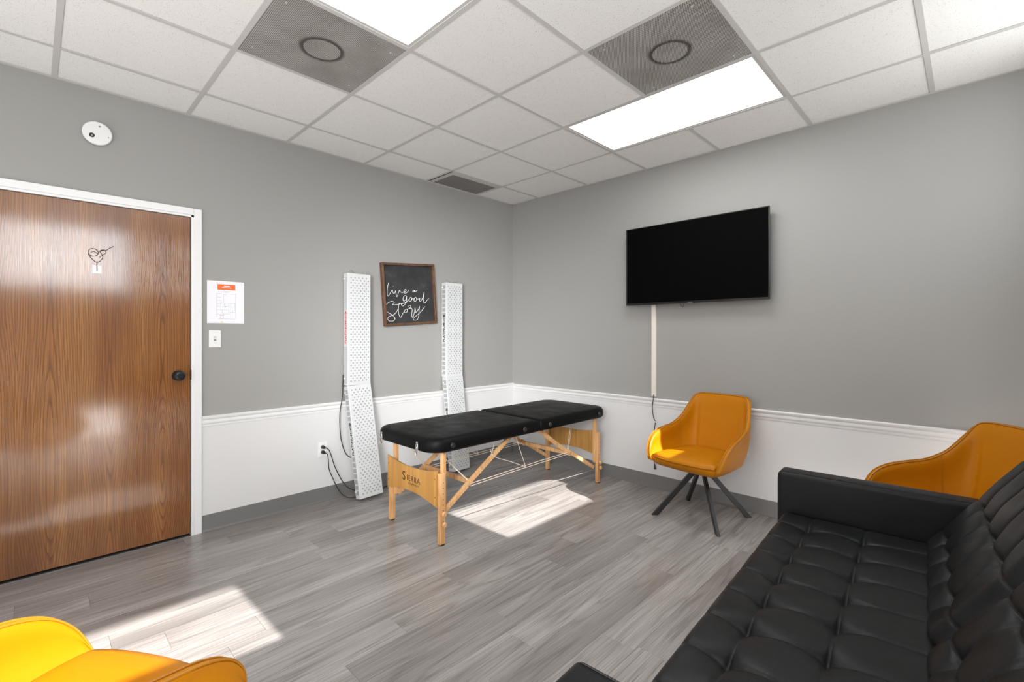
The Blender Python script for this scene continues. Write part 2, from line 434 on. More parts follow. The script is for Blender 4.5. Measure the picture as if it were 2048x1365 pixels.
# suspended ceiling
XL = [0, .39, 1.0, 1.61, 2.22, 2.83, 3.44, XR]
YL = [0] + [-.54-.613*k for k in range(8)]
YL = [y for y in YL if y > YN+.1]+[YN]
LIGHTS = [(1.61, 2.83, YL[2], YL[1]), (1.61, 2.83, YL[5], YL[4])]
DIFF = [(1.0, 1.61, YL[5], YL[4]), (2.22, 2.83, YL[3], YL[2])]
tiles = {}
TW = .024
for i in range(len(XL)-1):
    for j in range(len(YL)-1):
        x0, x1, y1, y0 = XL[i], XL[i+1], YL[j], YL[j+1]
        cx, cy = (x0+x1)/2, (y0+y1)/2
        if any(a < cx < b and c < cy < d for a, b, c, d in LIGHTS+DIFF): continue
        if i == 0 and j == 1: continue
        key = (round(x1-x0, 3), round(y1-y0, 3))
        if key not in tiles:
            w_, l_ = key
            bm = B(-w_/2+.006, w_/2-.006, -l_/2+.006, l_/2-.006, 0, .014, .002, 1)
            bmesh.ops.recalc_face_normals(bm, faces=bm.faces)
            me = bpy.data.meshes.new('ceiling_tile'); bm.to_mesh(me); bm.free(); me.materials.append(M['tile']); tiles[key] = me
        o = bpy.data.objects.new('ceiling_tile', tiles[key]); COL.objects.link(o); o.parent = ce
        o.location = (cx, cy, H+.002+random.random()*.0015); o.rotation_euler = (random.uniform(-.002, .002), random.uniform(-.002, .002), 0)
def tee(x0, x1, y0, y1):
    bm = bmesh.new(); box(bm, x0, x1, y0, y1, H-.001, H+.0015)
    cx, cy = (x0+x1)/2, (y0+y1)/2
    if x1-x0 > y1-y0: box(bm, x0, x1, cy-.001, cy+.001, H+.0015, H+.035)
    else: box(bm, cx-.001, cx+.001, y0, y1, H+.0015, H+.035)
    obj('grid_tee', bm, M['tee'], ce)
for x in XL[1:-1]:
    if abs(x-2.22) < .01:       # interrupted by the two long lamps
        cuts = [(YN, LIGHTS[1][2]), (LIGHTS[1][3], LIGHTS[0][2]), (LIGHTS[0][3], 0)]
        for a, b in cuts: tee(x-TW/2, x+TW/2, a, b)
    else: tee(x-TW/2, x+TW/2, YN, 0)
for y in YL[1:-1]:
    for i in range(len(XL)-1):
        tee(XL[i]+(TW/2 if i else 0), XL[i+1]-(TW/2 if i < len(XL)-2 else 0), y-TW/2, y+TW/2)
bm = bmesh.new(); box(bm, 0, .022, YN, 0, H-.0015, H+.001); box(bm, 0, .0015, YN, 0, H-.022+.020, H+.02); struct(obj('trim_1', bm, M['tee']))
bm = bmesh.new(); box(bm, 0, XR, -.022, 0, H-.0015, H+.001); struct(obj('trim_2', bm, M['tee']))
bm = bmesh.new(); box(bm, XR-.022, XR, YN, 0, H-.0015, H+.001); struct(obj('trim_3', bm, M['tee']))

# lamps in the ceiling
labs = ['lit rectangular ceiling lamp above the television beside the rear air grille', 'lit rectangular ceiling lamp cut by the top edge of the photo']
for k, (a, b, c, d) in enumerate(LIGHTS):
    t = empty('ceiling_lamp', ((a+b)/2, (c+d)/2, H), 0, labs[k], 'ceiling lamp', 'lit ceiling panels')
    w_, l_ = b-a, d-c
    bm = bmesh.new(); f0 = .018
    for bx in ((-w_/2+.01, w_/2-.01, -l_/2+.01, -l_/2+.01+f0), (-w_/2+.01, w_/2-.01, l_/2-.01-f0, l_/2-.01), (-w_/2+.01, -w_/2+.01+f0, -l_/2+.01+f0, l_/2-.01-f0), (w_/2-.01-f0, w_/2-.01, -l_/2+.01+f0, l_/2-.01-f0)):
        box(bm, *bx, .0016, .012)
    obj('lamp_frame', bm, M['tee'], t)
    obj('diffuser', B(-w_/2+.03, w_/2-.03, -l_/2+.03, l_/2-.03, .006, .010), M['lens'], t)
    obj('housing', B(-w_/2+.02, w_/2-.02, -l_/2+.02, l_/2-.02, .03, .10), M['tee'], t)
# air diffusers
labs = ['square perforated metal air grille with a dusty dark ring, nearer the door', 'square perforated metal air grille with a faint ring, beside the rear lamp']
for k, (a, b, c, d) in enumerate(DIFF):
    t = empty('air_grille', ((a+b)/2, (c+d)/2, H), 0, labs[k], 'air grille', 'perforated ceiling grilles')
    obj('perforated_face', B(-.293, .293, -.293, .293, -.001, .002), M['perf'], t)
    bm = bmesh.new()
    ringp = [(.088*math.cos(2*PI*q/48), .088*math.sin(2*PI*q/48), -.0015) for q in range(48)]
    tube(bm, ringp, .0022, 6, True)
    obj('neck_ring', bm, mat('dust_grey', (.09, .08, .07), .9), t, True)
    bm = bmesh.new()
    for sx, sy in ((-1, -1), (1, -1), (1, 1), (-1, 1)):
        cyl(bm, (sx*.22, sy*.25, -.003), (sx*.22, sy*.25, 0), .005, n=10)
    obj('screws', bm, M['tee'], t)
t = empty('return_grille', (.175, -.82, H), 0, 'small dark brown-grey grille in the ceiling corner over the left wall', 'air grille')
obj('perforated_face', B(-.145, .145, -.262, .262, -.0005, .003), M['perf_small'], t)
bm = bmesh.new()
for bx in ((-.165, .205, -.30, -.262), (-.165, .205, .262, .295), (.145, .205, -.262, .262), (-.165, -.145, -.262, .262)): box(bm, *bx, -.0008, .004)
obj('grille_frame', bm, M['tee'], t)

# white lower walls, chair rail, vinyl base
def rail_profile():
    return [(0, .690), (.006, .690), (.009, .697), (.009, .706), (.013, .710), (.016, .722), (.014, .735), (.019, .742), (.024, .750), (.024, .757), (.018, .762), (0, .762)]
def base_profile():
    return [(0, 0), (.016, 0), (.016, .003), (.010, .007), (.006, .016), (.005, .104), (.003, .110), (0, .110)]
def extrude_profile(prof, p0, p1, nrm, m, name, z=0):
    bm = bmesh.new(); p0 = Vector(p0); p1 = Vector(p1); nrm = Vector(nrm)
    rings = [[p+nrm*a+Vector((0, 0, b+z)) for a, b in prof] for p in (p0, p1)]
    loft(bm, rings); return struct(obj(name, bm, m, smooth=True, angle=40))
CY = -2.9135  # outer edge of the door casing
struct(obj('trim_4', B(0, .004, CY, 0, .10, .70), M['white_paint']))
struct(obj('trim_5', B(.004, XR, -.004, 0, .10, .70), M['white_paint']))
extrude_profile(rail_profile(), (0, CY, 0), (0, 0, 0), (1, 0, 0), M['white_gloss'], 'trim_6')
extrude_profile(rail_profile(), (.024, 0, 0), (XR, 0, 0), (0, -1, 0), M['white_gloss'], 'trim_7', -.006)
extrude_profile(base_profile(), (.004, CY, 0), (.004, 0, 0), (1, 0, 0), M['vinyl_base'], 'baseboard_left')
extrude_profile(base_profile(), (.02, -.004, 0), (XR, -.004, 0), (0, -1, 0), M['vinyl_base'], 'baseboard_back')
bm = bmesh.new()
for a, b in ((YN, WIN[1][0]), (WIN[1][1], WIN[0][0]), (WIN[0][1], 0)): box(bm, XR-.004, XR, a, b, .10, .70)
struct(obj('trim_8', bm, M['white_paint']))
extrude_profile(base_profile(), (XR, YN, 0), (XR, WIN[1][0]-.02, 0), (-1, 0, 0), M['vinyl_base'], 'baseboard_right')
extrude_profile(base_profile(), (0, YN, 0), (0, DY0-.05, 0), (1, 0, 0), M['vinyl_base'], 'baseboard_left_2')

# door casing, jamb and door leaf
bm = bmesh.new()
box(bm, 0, .016, DY1, CY, 0, 2.112, .003, 1); box(bm, 0, .016, DY0-.045, DY0, 0, 2.112, .003, 1); box(bm, 0, .016, DY0, DY1, DZ, 2.112, .003, 1)
struct(obj('trim_9', bm, M['white_gloss']))
bm = bmesh.new()
box(bm, -WT, .010, DY1-.014, DY1+.001, 0, DZ); box(bm, -WT, .010, DY0-.001, DY0+.014, 0, DZ); box(bm, -WT, .010, DY0, DY1, DZ-.012, DZ+.001)
struct(obj('trim_10', bm, M['white_gloss']))
dr = struct(obj('door_1', B(-.045, -.004, DY0+.017, DY1-.018, .014, DZ-.015, .001, 1), M['door']))
ky, kz = -3.040, 1.037
kn = obj('door_knob', (lambda bm: (cyl(bm, (-.004, ky, kz), (.006, ky, kz), .034, .031, 32), cyl(bm, (.006, ky, kz), (.030, ky, kz), .013, .013, 20),
      loft(bm, [[Vector((x, ky+r_*math.cos(2*PI*q/32), kz+r_*math.sin(2*PI*q/32))) for q in range(32)] for x, r_ in ((.028, .014), (.036, .024), (.046, .029), (.058, .0295), (.064, .026), (.066, .018), (.0655, .010))]), bm)[-1])(bmesh.new()), M['knob_black'], dr, True, 40)
obj('strike_plate', B(-.004, .0115, DY1-.0155, DY1-.0135, kz-.032, kz+.032), M['bronze'], dr)
obj('latch_plate', B(-.030, -.0035, DY1-.0185, DY1-.0145, kz-.028, kz+.028), M['bronze'], dr)
# tangled wire hanger over a white adhesive pad
hy, hz = -3.428, 1.675
obj('adhesive_pad', B(-.004, -.001, hy-.021, hy+.021, hz-.024, hz+.024, .001, 1), M['white_plastic'], dr)
bm = bmesh.new()
c0 = Vector((.000, hy-.004, 1.765))
tube(bm, [c0+Vector((0, .022*math.cos(a)-.012, .022*math.sin(a)+.006)) for a in [2*PI*q/20 for q in range(20)]], .0016, 6, True)
tube(bm, catmull([c0+Vector((.001, a, b)) for a, b in ((-.034, -.006), (-.016, -.034), (.004, -.050), (.022, -.036), (.030, -.010), (.018, .012), (.028, .022), (.046, .026), (.060, .040), (.078, .052))], 6), .0016, 6)
tube(bm, catmull([c0+Vector((.002, a, b)) for a, b in ((.014, -.020), (.032, -.002), (.044, .010), (.036, .026), (.018, .020), (.008, .002), (-.010, .012), (-.022, .004))], 6), .0013, 6)
tube(bm, [(.0, hy, 1.722), (.001, hy-.001, 1.700), (.002, hy, 1.664)], .0016, 6)
obj('wire_hook', bm, M['bronze'], dr, True)
M['scratch'] = mat('pale_scratch', (.42, .24, .13), .5)

# ================================================================== things on the left wall
# ceiling-high round sensor
t = empty('wall_sensor', (0, -3.428, 2.452), 0, 'round white wall sensor with a black dot high above the wooden door', 'sensor')
R_ = .066
bm = bmesh.new(); loft(bm, [[Vector((x, r_*math.cos(2*PI*q/48), r_*math.sin(2*PI*q/48))) for q in range(48)] for x, r_ in ((0, R_-.006), (.008, R_-.004), (.012, R_), (.024, R_), (.028, R_-.004), (.029, R_-.02))])
obj('disc', bm, M['white_plastic'], t, True, 40)
bm = bmesh.new(); cyl(bm, (.0285, -.024, -.018), (.031, -.024, -.018), .0125, n=24); bt = obj('black_button', bm, M['plastic_black'], t)
text('numeral', 'S', .014, M['white_plastic'], bt, MX((0, 1, 0), (0, 0, 1), (1, 0, 0), (.0312, -.024, -.0235)))
bm = bmesh.new(); cyl(bm, (.0285, .048, -.012), (.030, .048, -.012), .003, n=12); cyl(bm, (.0285, .010, .040), (.0300, .010, .040), .005, n=12); obj('pinholes', bm, M['vent_grey'], t)

# floor plan sheet
t = empty('floor_plan_sheet', (0, -2.773, 1.515), 0, 'white paper sheet with orange banner and floor plan above the light switch', 'paper sheet')
obj('sheet', B(.0005, .0015, -.110, .110, -.142, .142), M['paper'], t)
obj('banner', B(.0015, .0019, -.050, .056, .083, .121), M['orange'], t)
bm = bmesh.new()
box(bm, .0019, .0022, -.012, .022, .1045, .1115); box(bm, .0019, .0022, -.024, .034, .0965, .0995)
obj('banner_print', bm, M['paper'], t)
bm = bmesh.new()
def seg(y0, z0, y1, z1, w_=.0009): box(bm, .0015, .0018, min(y0, y1)-w_/2, max(y0, y1)+w_/2, min(z0, z1)-w_/2, max(z0, z1)+w_/2)
# outline and rooms traced in sheet millimetres
def pz(px, py): # crop px (853x1365 of 100x160 px) -> sheet coordinates
    y = -.110+(px-124)/(748-124)*.220; z = .142-(py-(100+(px-124)*.06))/(700.)*.284
    return y, z
segs = [((280, 318), (360, 318)), ((280, 318), (280, 710)), ((280, 375), (355, 375)), ((280, 432), (355, 432)), ((280, 487), (355, 487)), ((355, 455), (355, 487)), ((280, 530), (355, 530)), ((280, 585), (375, 585)), ((280, 658), (345, 658)),
        ((395, 345), (395, 480)), ((395, 340), (450, 340)), ((510, 330), (600, 330)), ((600, 330), (600, 740)), ((405, 483), (600, 483)), ((405, 483), (405, 535)), ((405, 535), (485, 535)), ((485, 483), (485, 570)), ((375, 590), (485, 590)), ((485, 590), (485, 660)), ((375, 660), (485, 660)), ((375, 590), (375, 660)),
        ((515, 548), (590, 548)), ((515, 490), (515, 740)), ((550, 615), (550, 645)), ((550, 645), (600, 645)), ((340, 685), (395, 685)), ((340, 685), (340, 735)), ((395, 685), (395, 735)), ((310, 740), (600, 740)), ((395, 735), (340, 735)), ((590, 483), (590, 620))]
for (a, b), (c, d) in segs:
    y0, z0 = pz(a, b); y1, z1 = pz(c, d)
    if abs(a-c) < 3: y1 = y0
    else: z1 = z0
    seg(y0, z0, y1, z1)
for (a, b, c, d) in ((372, 284, 525, 4), (410, 305, 475, 3), (232, 792, 335, 3), (410, 545, 440, 14), (375, 545, 392, 10), (508, 580, 525, 8), (508, 640, 530, 8), (425, 745, 445, 6)):
    y0, z0 = pz(a, b); y1, z1 = pz(c, b); box(bm, .0015, .0018, y0, y1, z0-d*.0001, z0+d*.0001)
obj('plan_lines', bm, M['ink'], t)
y0, z0 = pz(368, 795); obj('legend_mark', B(.0015, .0019, y0-.006, y0+.006, z0-.005, z0+.005), mat('yellow_print', (.75, .65, .25), .6), t)

# switch and outlets
def plate(name, loc, rz, label, cat, kind):
    t = empty(name, loc, rz, label, cat)   # plate in local XZ plane, facing local -Y
    obj('cover_plate', B(-.035, .035, -.006, 0, -.057, .057, .002, 2), M['white_plastic'], t)
    if kind == 'switch':
        obj('toggle', B(-.005, .005, -.016, -.004, -.004, .012, .001, 1), M['cream'], t)
        obj('toggle_slot', B(-.0065, .0065, -.0068, -.0055, -.013, .015), M['vent_grey'], t)
    else:
        for s in (-1, 1):
            bm = bmesh.new(); loft(bm, [rrect(-.017, .017, -.014, .014, (.010,)*4, 0, zz, 5) for zz in (.0055, .0080)])
            bmesh.ops.transform(bm, matrix=Matrix.Translation((0, 0, s*.0195)) @ Matrix.Rotation(PI/2, 4, 'X'), verts=bm.verts)
            f_ = obj('socket', bm, M['white_gloss'], t)
            bm = bmesh.new(); box(bm, -.0075, -.0055, -.0084, -.0078, s*.0195-.002, s*.0195+.006); box(bm, .0055, .0075, -.0084, -.0078, s*.0195-.002, s*.0195+.006)
            obj('slots', bm, M['plastic_black'], f_)
    return t
plate('light_switch', (0, -2.838, 1.269), PI/2, 'white toggle light switch beside the door frame, under the paper sheet', 'light switch', 'switch')
plate('wall_outlet', (.004, -2.115, .405), PI/2, 'white wall outlet left of the tall panel with two black plugs', 'wall outlet', 'outlet')
plate('wall_outlet', (2.395, -.004, .458), 0, 'white wall outlet partly hidden behind the yellow chair under the television', 'wall outlet', 'outlet')

# chalkboard sign
t = empty('chalkboard_sign', (0, -1.332, 1.655), 0, 'square chalkboard sign with white script lettering in a brown wooden frame', 'wall sign')
t.rotation_euler = (math.radians(4.0), 0, 0)
S2 = .272; FW = .020; FD = .038
obj('board', B(.004, .014, -S2+FW*.8, S2-FW*.8, -S2+FW*.8, S2-FW*.8), M['chalk'], t)
for nm, bx in (('top', (-S2, S2, S2-FW, S2)), ('bottom', (-S2, S2, -S2, -S2+FW)), ('left', (-S2, -S2+FW, -S2+FW, S2-FW)), ('right', (S2-FW, S2, -S2+FW, S2-FW))):
    obj('frame_rail', B(.001, FD, *bx, .0015, 1), M['frame_wood'], t)
F_ = (-math.sin(TH), math.cos(TH)); R2 = (math.cos(TH), math.sin(TH)); FOC = math.sqrt(920*960)
strokes = [
 [(268,400),(255,450),(248,520),(250,580),(262,592),(285,560),(310,520),(322,505),(330,540),(345,555),(360,540),(368,515),(375,560),(385,600),(395,590),(410,540),(428,510),(436,532),(460,541),(490,535),(520,515),(515,500),(498,505),(485,530),(500,552),(530,540),(555,510)],
 [(333,452),(337,460)],
 [(640,515),(625,510),(615,525),(622,537),(635,525),(643,512),(645,528),(660,525),(680,505)],
 [(530,600),(505,585),(480,610),(475,650),(490,665),(515,640),(525,600),(525,660),(510,700),(480,735),(455,728),(453,707),(490,695),(545,660),(572,622),(590,610),(570,625),(562,655),(575,672),(595,655),(600,625),(592,612),(612,636),(640,625),(655,610),(638,625),(632,655),(645,672),(665,655),(670,625),(657,612),(680,636),(712,630)],
 [(742,622),(722,622),(710,650),(722,670),(742,650),(765,600),(780,535),(775,580),(768,640),(775,685),(790,690),(815,660),(845,625)],
 [(335,720),(322,712),(345,700),(345,680),(310,668),(260,690),(220,740),(220,790),(260,830),(320,865),(355,905),(355,935),(320,955),(275,950),(255,920),(270,890),(310,875),(350,855),(385,815),(408,770)],
 [(422,690),(410,760),(410,830),(425,885),(445,895),(470,850),(492,812),(510,785),(495,808),(505,835),(530,820),(537,790),(520,780),(550,778),(580,760),(585,735),(568,725),(555,742),(575,768),(600,770),(606,800),(600,860),(610,900),(625,880),(640,815),(647,765),(655,805),(652,828),(672,818),(700,775),(712,740),(706,800),(700,880),(680,930),(640,940),(620,920),(650,890),(720,830),(790,745)],
 [(318,722),(400,712),(470,695),(530,690)],
]
ca, sa = math.cos(-math.radians(4.0)), math.sin(-math.radians(4.0))
bm = bmesh.new()
for s in strokes:
    pts = []
    for (a, b) in s:
        u = 740+a/7.186; v_ = 510+b/7.186
        kx = (u-1024)/FOC
        dx, dy, dz = F_[0]+kx*R2[0], F_[1]+kx*R2[1], -(v_-667)/FOC
        tt = (.015-3.604)/dx
        yy, zz = -3.690+tt*dy+1.332, 1.306+tt*dz-1.655
        pts.append((.0150, ca*yy-sa*zz, sa*yy+ca*zz))
    cp = catmull(pts, 5)
    tube(bm, cp, .0019, 6)
le = obj('script_lettering', bm, M['chalk_white'], t, True)

# light therapy panels
def led_panel(parent, h, side, textm):
    """panel in local frame: width along Y (+-.1), depth x 0..0.07, z 0..h"""
    hs = obj('housing', B(0, .070, -.100, .100, 0, h, .004, 2), M['led_white'], parent)
    bm = bmesh.new(); cnt = 0
    rows = 40; dz = (h-.07)/rows
    for r_ in range(rows+1):
        z = .035+r_*dz
        for c in range(5):
            y = -.070+c*.033+(.0165 if r_ % 2 else 0)-.000
            if y > .085: continue
            vs_ = [Vector((.0703, y+.0060*math.cos(q*PI/4+PI/8), z+.0060*math.sin(q*PI/4+PI/8))) for q in range(8)]
            vi = [Vector((.0672, y+.0040*math.cos(q*PI/4+PI/8), z+.0040*math.sin(q*PI/4+PI/8))) for q in range(8)]
            vo_ = [Vector((.0703+.0008, y+.0068*math.cos(q*PI/4+PI/8), z+.0068*math.sin(q*PI/4+PI/8))) for q in range(8)]
            a = [bm.verts.new(p) for p in vs_]; b = [bm.verts.new((p.x+.0038, p.y, p.z)) for p in vi]
            for q in range(8): bm.faces.new((a[q], a[(q+1) % 8], b[(q+1) % 8], b[q]))
            bm.faces.new(b)
    ln = obj('led_lenses', bm, M['led_lens'], parent); ln['kind'] = 'stuff'
    # left side (local -Y): slots and lettering
    bm = bmesh.new()
    if side == 'perforated':
        for (z0, z1) in ((.02, .32), (.605, h-.02)):
            nr = int((z1-z0)/.0095)
            for q in range(nr):
                for c in range(4):
                    zc = z0+q*.0095; xc = .012+c*.0145+(.006 if q % 2 else 0)
                    box(bm, xc-.0030, xc+.0030, -.1008, -.0998, zc-.0023, zc+.0023)
    else:
        for z0 in [.045+k*.043 for k in range(7)]+[h-.045-k*.043 for k in range(7)]:
            for q in range(6):
                box(bm, .012, .058, -.1006, -.0998, z0-.014+q*.0052, z0-.014+q*.0052+.0034)
    sv = obj('side_vents', bm, M['vent_grey'], parent); sv['kind'] = 'stuff'
    text('lettering', 'PLATINUM', .037, textm, parent, MX((0, 0, 1), (-1, 0, 0), (0, -1, 0), (.050, -.1008, .333)), align='LEFT', spacing=1.04, bold=.0011)
    text('lettering', 'LED', .029, textm, parent, MX((0, 0, 1), (-1, 0, 0), (0, -1, 0), (.048, -.1008, .517)), align='LEFT', bold=.0008)
    bm = bmesh.new()
    vs_ = [bm.verts.new(p) for p in ((.056, -.1009, .572), (.018, -.1009, .568), (.040, -.1009, .596))]
    bm.faces.new(vs_)
    bm2 = obj('flame_mark', bm, textm, parent)
    return hs
specs = [(-1.846, True, 'red', .155), (-.872, False, 'black', .095)]
labs = [('tall white light panel with red side lettering, left of the chalkboard sign', 'white light panel with black lettering leaning under the red lettered one'),
        ('tall white light panel with black side lettering, right of the chalkboard sign', 'white light panel leaning on the wall behind the massage table')]
for k, (yc, perf, tc, lean) in enumerate(specs):
    hh = .895
    t = empty('therapy_light', (.008, yc, .890), 0, labs[k][0], 'light panel', 'white light therapy panels')
    led_panel(t, hh, 'perforated' if perf else 'slots', M['red_ink'] if tc == 'red' else M['black_ink'])
    bm = bmesh.new()
    for s in (-.055, .055):
        tube(bm, catmull([(.035, s-.02, hh-.003), (.035, s-.02, hh+.02), (.03, s, hh+.028), (.035, s+.02, hh+.015), (.035, s+.03, hh-.003)] if s < 0 else [(.035, s, hh-.003), (.035, s, hh+.03)], 5), .0014, 6)
    tube(bm, catmull([(.033, -.05, hh+.02), (.02, 0, hh+.008), (.033, .055, hh+.022)], 6), .0008, 5)
    obj('hanging_wire', bm, M['chrome'], t, True)
    for z in (.055, hh-.045):
        bm = bmesh.new(); cyl(bm, (.02, -.100, z), (.02, -.108, z), .007, n=12); obj('side_knob', bm, M['white_plastic'], t)
    t = empty('therapy_light', (lean+.010, yc+(.026 if k == 0 else .012), .013), 0, labs[k][1], 'light panel', 'white light therapy panels')
    t.rotation_euler = (.030 if k == 0 else .012, -math.asin(lean/.895), 0)
    led_panel(t, .880, 'slots', M['black_ink'])
    for z in (.055, .83):
        bm = bmesh.new(); cyl(bm, (.02, -.100, z), (.02, -.108, z), .007, n=12); obj('side_knob', bm, M['white_plastic'], t)

# cords
def cord(name, pts, r, label, plug=None):
    t = empty(name, pts[0], 0, label, 'cord'); o = Vector(pts[0])
    bm = bmesh.new(); tube(bm, [p-o for p in catmull(pts, 8)], r, 8)
    obj('cable', bm, M['plastic_black'], t, True)
    if plug:
        bm = bmesh.new(); p, q = plug
        cyl(bm, Vector(p)-o, Vector(q)-o, .015, .010, 14); obj('plug', bm, M['plastic_black'], t)
    return t
cord('power_cord', [(.042, -2.112, .4245), (.060, -2.090, .408), (.050, -2.065, .355), (.04, -2.035, .27), (.04, -2.0, .19), (.05, -1.965, .12), (.07, -1.93, .075), (.095, -1.88, .05)], .0035,
     'black power cord from the upper socket of the left wall outlet', ((.012, -2.115, .4245), (.042, -2.115, .4245)))
cord('power_cord', [(.042, -2.112, .3855), (.058, -2.098, .37), (.045, -2.085, .32), (.035, -2.075, .25), (.035, -2.045, .17), (.04, -2.01, .09), (.06, -1.975, .03), (.10, -1.93, .008), (.11, -1.86, .006)], .0035,
     'black power cord from the lower socket of the left wall outlet', ((.012, -2.115, .3855), (.042, -2.115, .3855)))
cord('power_cord', [(.028, -1.958, .975), (.026, -1.960, .88), (.030, -1.966, .80), (.030, -1.985, .68), (.030, -1.986, .57), (.030, -1.975, .46), (.030, -1.945, .36), (.032, -1.91, .315), (.034, -1.87, .30)], .0035,
     'black cord hanging down the left side of the red lettered panel')
cord('floor_cable', [(.13, -1.70, .005), (.05, -1.60, .005), (.034, -1.45, .005), (.034, -1.2, .005), (.040, -1.0, .006), (.05, -.95, .006)], .0045,
     'black cable lying along the grey baseboard between the two leaning panels')

# ================================================================== television wall
t = empty('television', (2.025, 0, 1.873), 0, 'large black flat television mounted on the grey wall, switched off', 'television')
TWd, THt, TY = 1.134, .656, -.082
obj('back_shell', B(-TWd/2+.004, TWd/2-.004, TY+.012, TY+.034, -THt/2+.004, THt/2-.004, .004, 2), M['plastic_black'], t)
obj('rear_housing', B(-.36, .36, TY+.034, TY+.060, -.26, .12, .012, 2), M['plastic_black'], t)
obj('wall_mount', B(-.16, .16, TY+.058, 0, -.14, .10), M['black_metal'], t)
for bx in ((-TWd/2, TWd/2, -THt/2, -THt/2+.017), (-TWd/2, TWd/2, THt/2-.008, THt/2), (-TWd/2, -TWd/2+.009, -THt/2+.017, THt/2-.008), (TWd/2-.009, TWd/2, -THt/2+.017, THt/2-.008)):
    obj('bezel', B(bx[0], bx[1], TY, TY+.014, bx[2], bx[3], .0015, 1), M['tv_black'], t)
obj('screen', B(-TWd/2+.009, TWd/2-.009, TY+.004, TY+.012, -THt/2+.017, THt/2-.008), M['screen'], t)
obj('badge', B(-.022, .022, TY-.002, TY+.003, -THt/2-.006, -THt/2+.006, .001, 1), mat('tv_badge', (.07, .07, .07), .4), t)
bm = bmesh.new()
tube(bm, catmull([(-.10, -.05, -THt/2+.01), (-.085, -.05, -THt/2-.018), (-.072, -.05, -THt/2-.030), (-.066, -.05, -THt/2-.012), (-.062, -.05, -THt/2+.01)], 6), .0022, 6)
obj('hanging_wire', bm, mat('dull_red_wire', (.10, .03, .02), .5), t, True)

t = tag(obj('cable_raceway', B(1.662, 1.703, -.020, 0, .772, 1.545, .002, 1), M['cream']), 'cream plastic cable raceway running down the wall under the television', 'raceway')
cs = empty('power_cord', (1.682, -.030, .80), 0, 'thin black cord dangling below the cream raceway beside the yellow chair', 'cord')
bm = bmesh.new(); tube(bm, [Vector((a-1.682, b+.030, c-.80)) for a, b, c in catmull([(1.684, -.018, .79), (1.686, -.034, .74), (1.680, -.034, .68), (1.690, -.034, .60), (1.706, -.034, .565), (1.700, -.034, .50), (1.700, -.034, .38), (1.690, -.034, .28), (1.700, -.034, .20)], 8)], .0032, 8)
obj('cable', bm, M['plastic_black'], cs, True)
bm = bmesh.new(); tube(bm, catmull([(1.706-1.682-.012, -.004, .562-.80), (1.706-1.682, -.006, .562-.80), (1.706-1.682+.010, -.004, .562-.80)], 3), .0045, 8); obj('cable_clip', bm, M['white_plastic'], cs, True)
bm = bmesh.new(); cyl(bm, (1.700-1.682, -.004, .205-.80), (1.704-1.682, -.004, .165-.80), .006, .010, 12); obj('plug', bm, M['plastic_black'], cs)

# ================================================================== massage table
T = empty('massage_table', (.978, -1.075, 0), 0, 'portable massage table with black padded top and honey wood folding legs', 'massage table')
T0 = Vector((.978, -1.075, 0))
def tl(p): return Vector(p)-T0
def pad(y0, y1, rad):
    x0, x1 = .628, 1.328; bm = bmesh.new(); zb = .578; zt = .672; rr = .040
    rings = [rrect(x0, x1, y0, y1, rad, .045, zb, 10), rrect(x0, x1, y0, y1, rad, .012, zb+.002, 10), rrect(x0, x1, y0, y1, rad, .003, zb+.010, 10), rrect(x0, x1, y0, y1, rad, 0, zb+.022, 10)]
    for k in range(1, 7):
        a = PI/2*k/6; rings.append(rrect(x0, x1, y0, y1, rad, rr*(1-math.cos(a)), zt-rr+rr*math.sin(a)-.006, 10))
    for k in range(1, 6):
        f_ = k/5; rings.append(rrect(x0, x1, y0, y1, rad, rr+f_*.18, zt-.006+.006*math.sin(f_*PI/2), 10))
    loft(bm, [[p-T0 for p in r] for r in rings])
    return bm
obj('padded_top', pad(-2.030, -1.062, (.022, .022, .125, .125)), M['vinyl_black'], T, True, 50)
obj('padded_top', pad(-1.058, -.150, (.125, .125, .022, .022)), M['vinyl_black'], T, True, 50)
XN, XF = 1.257, .700          # near and far leg lines
YE, YF = -1.912, -.238        # the two ends
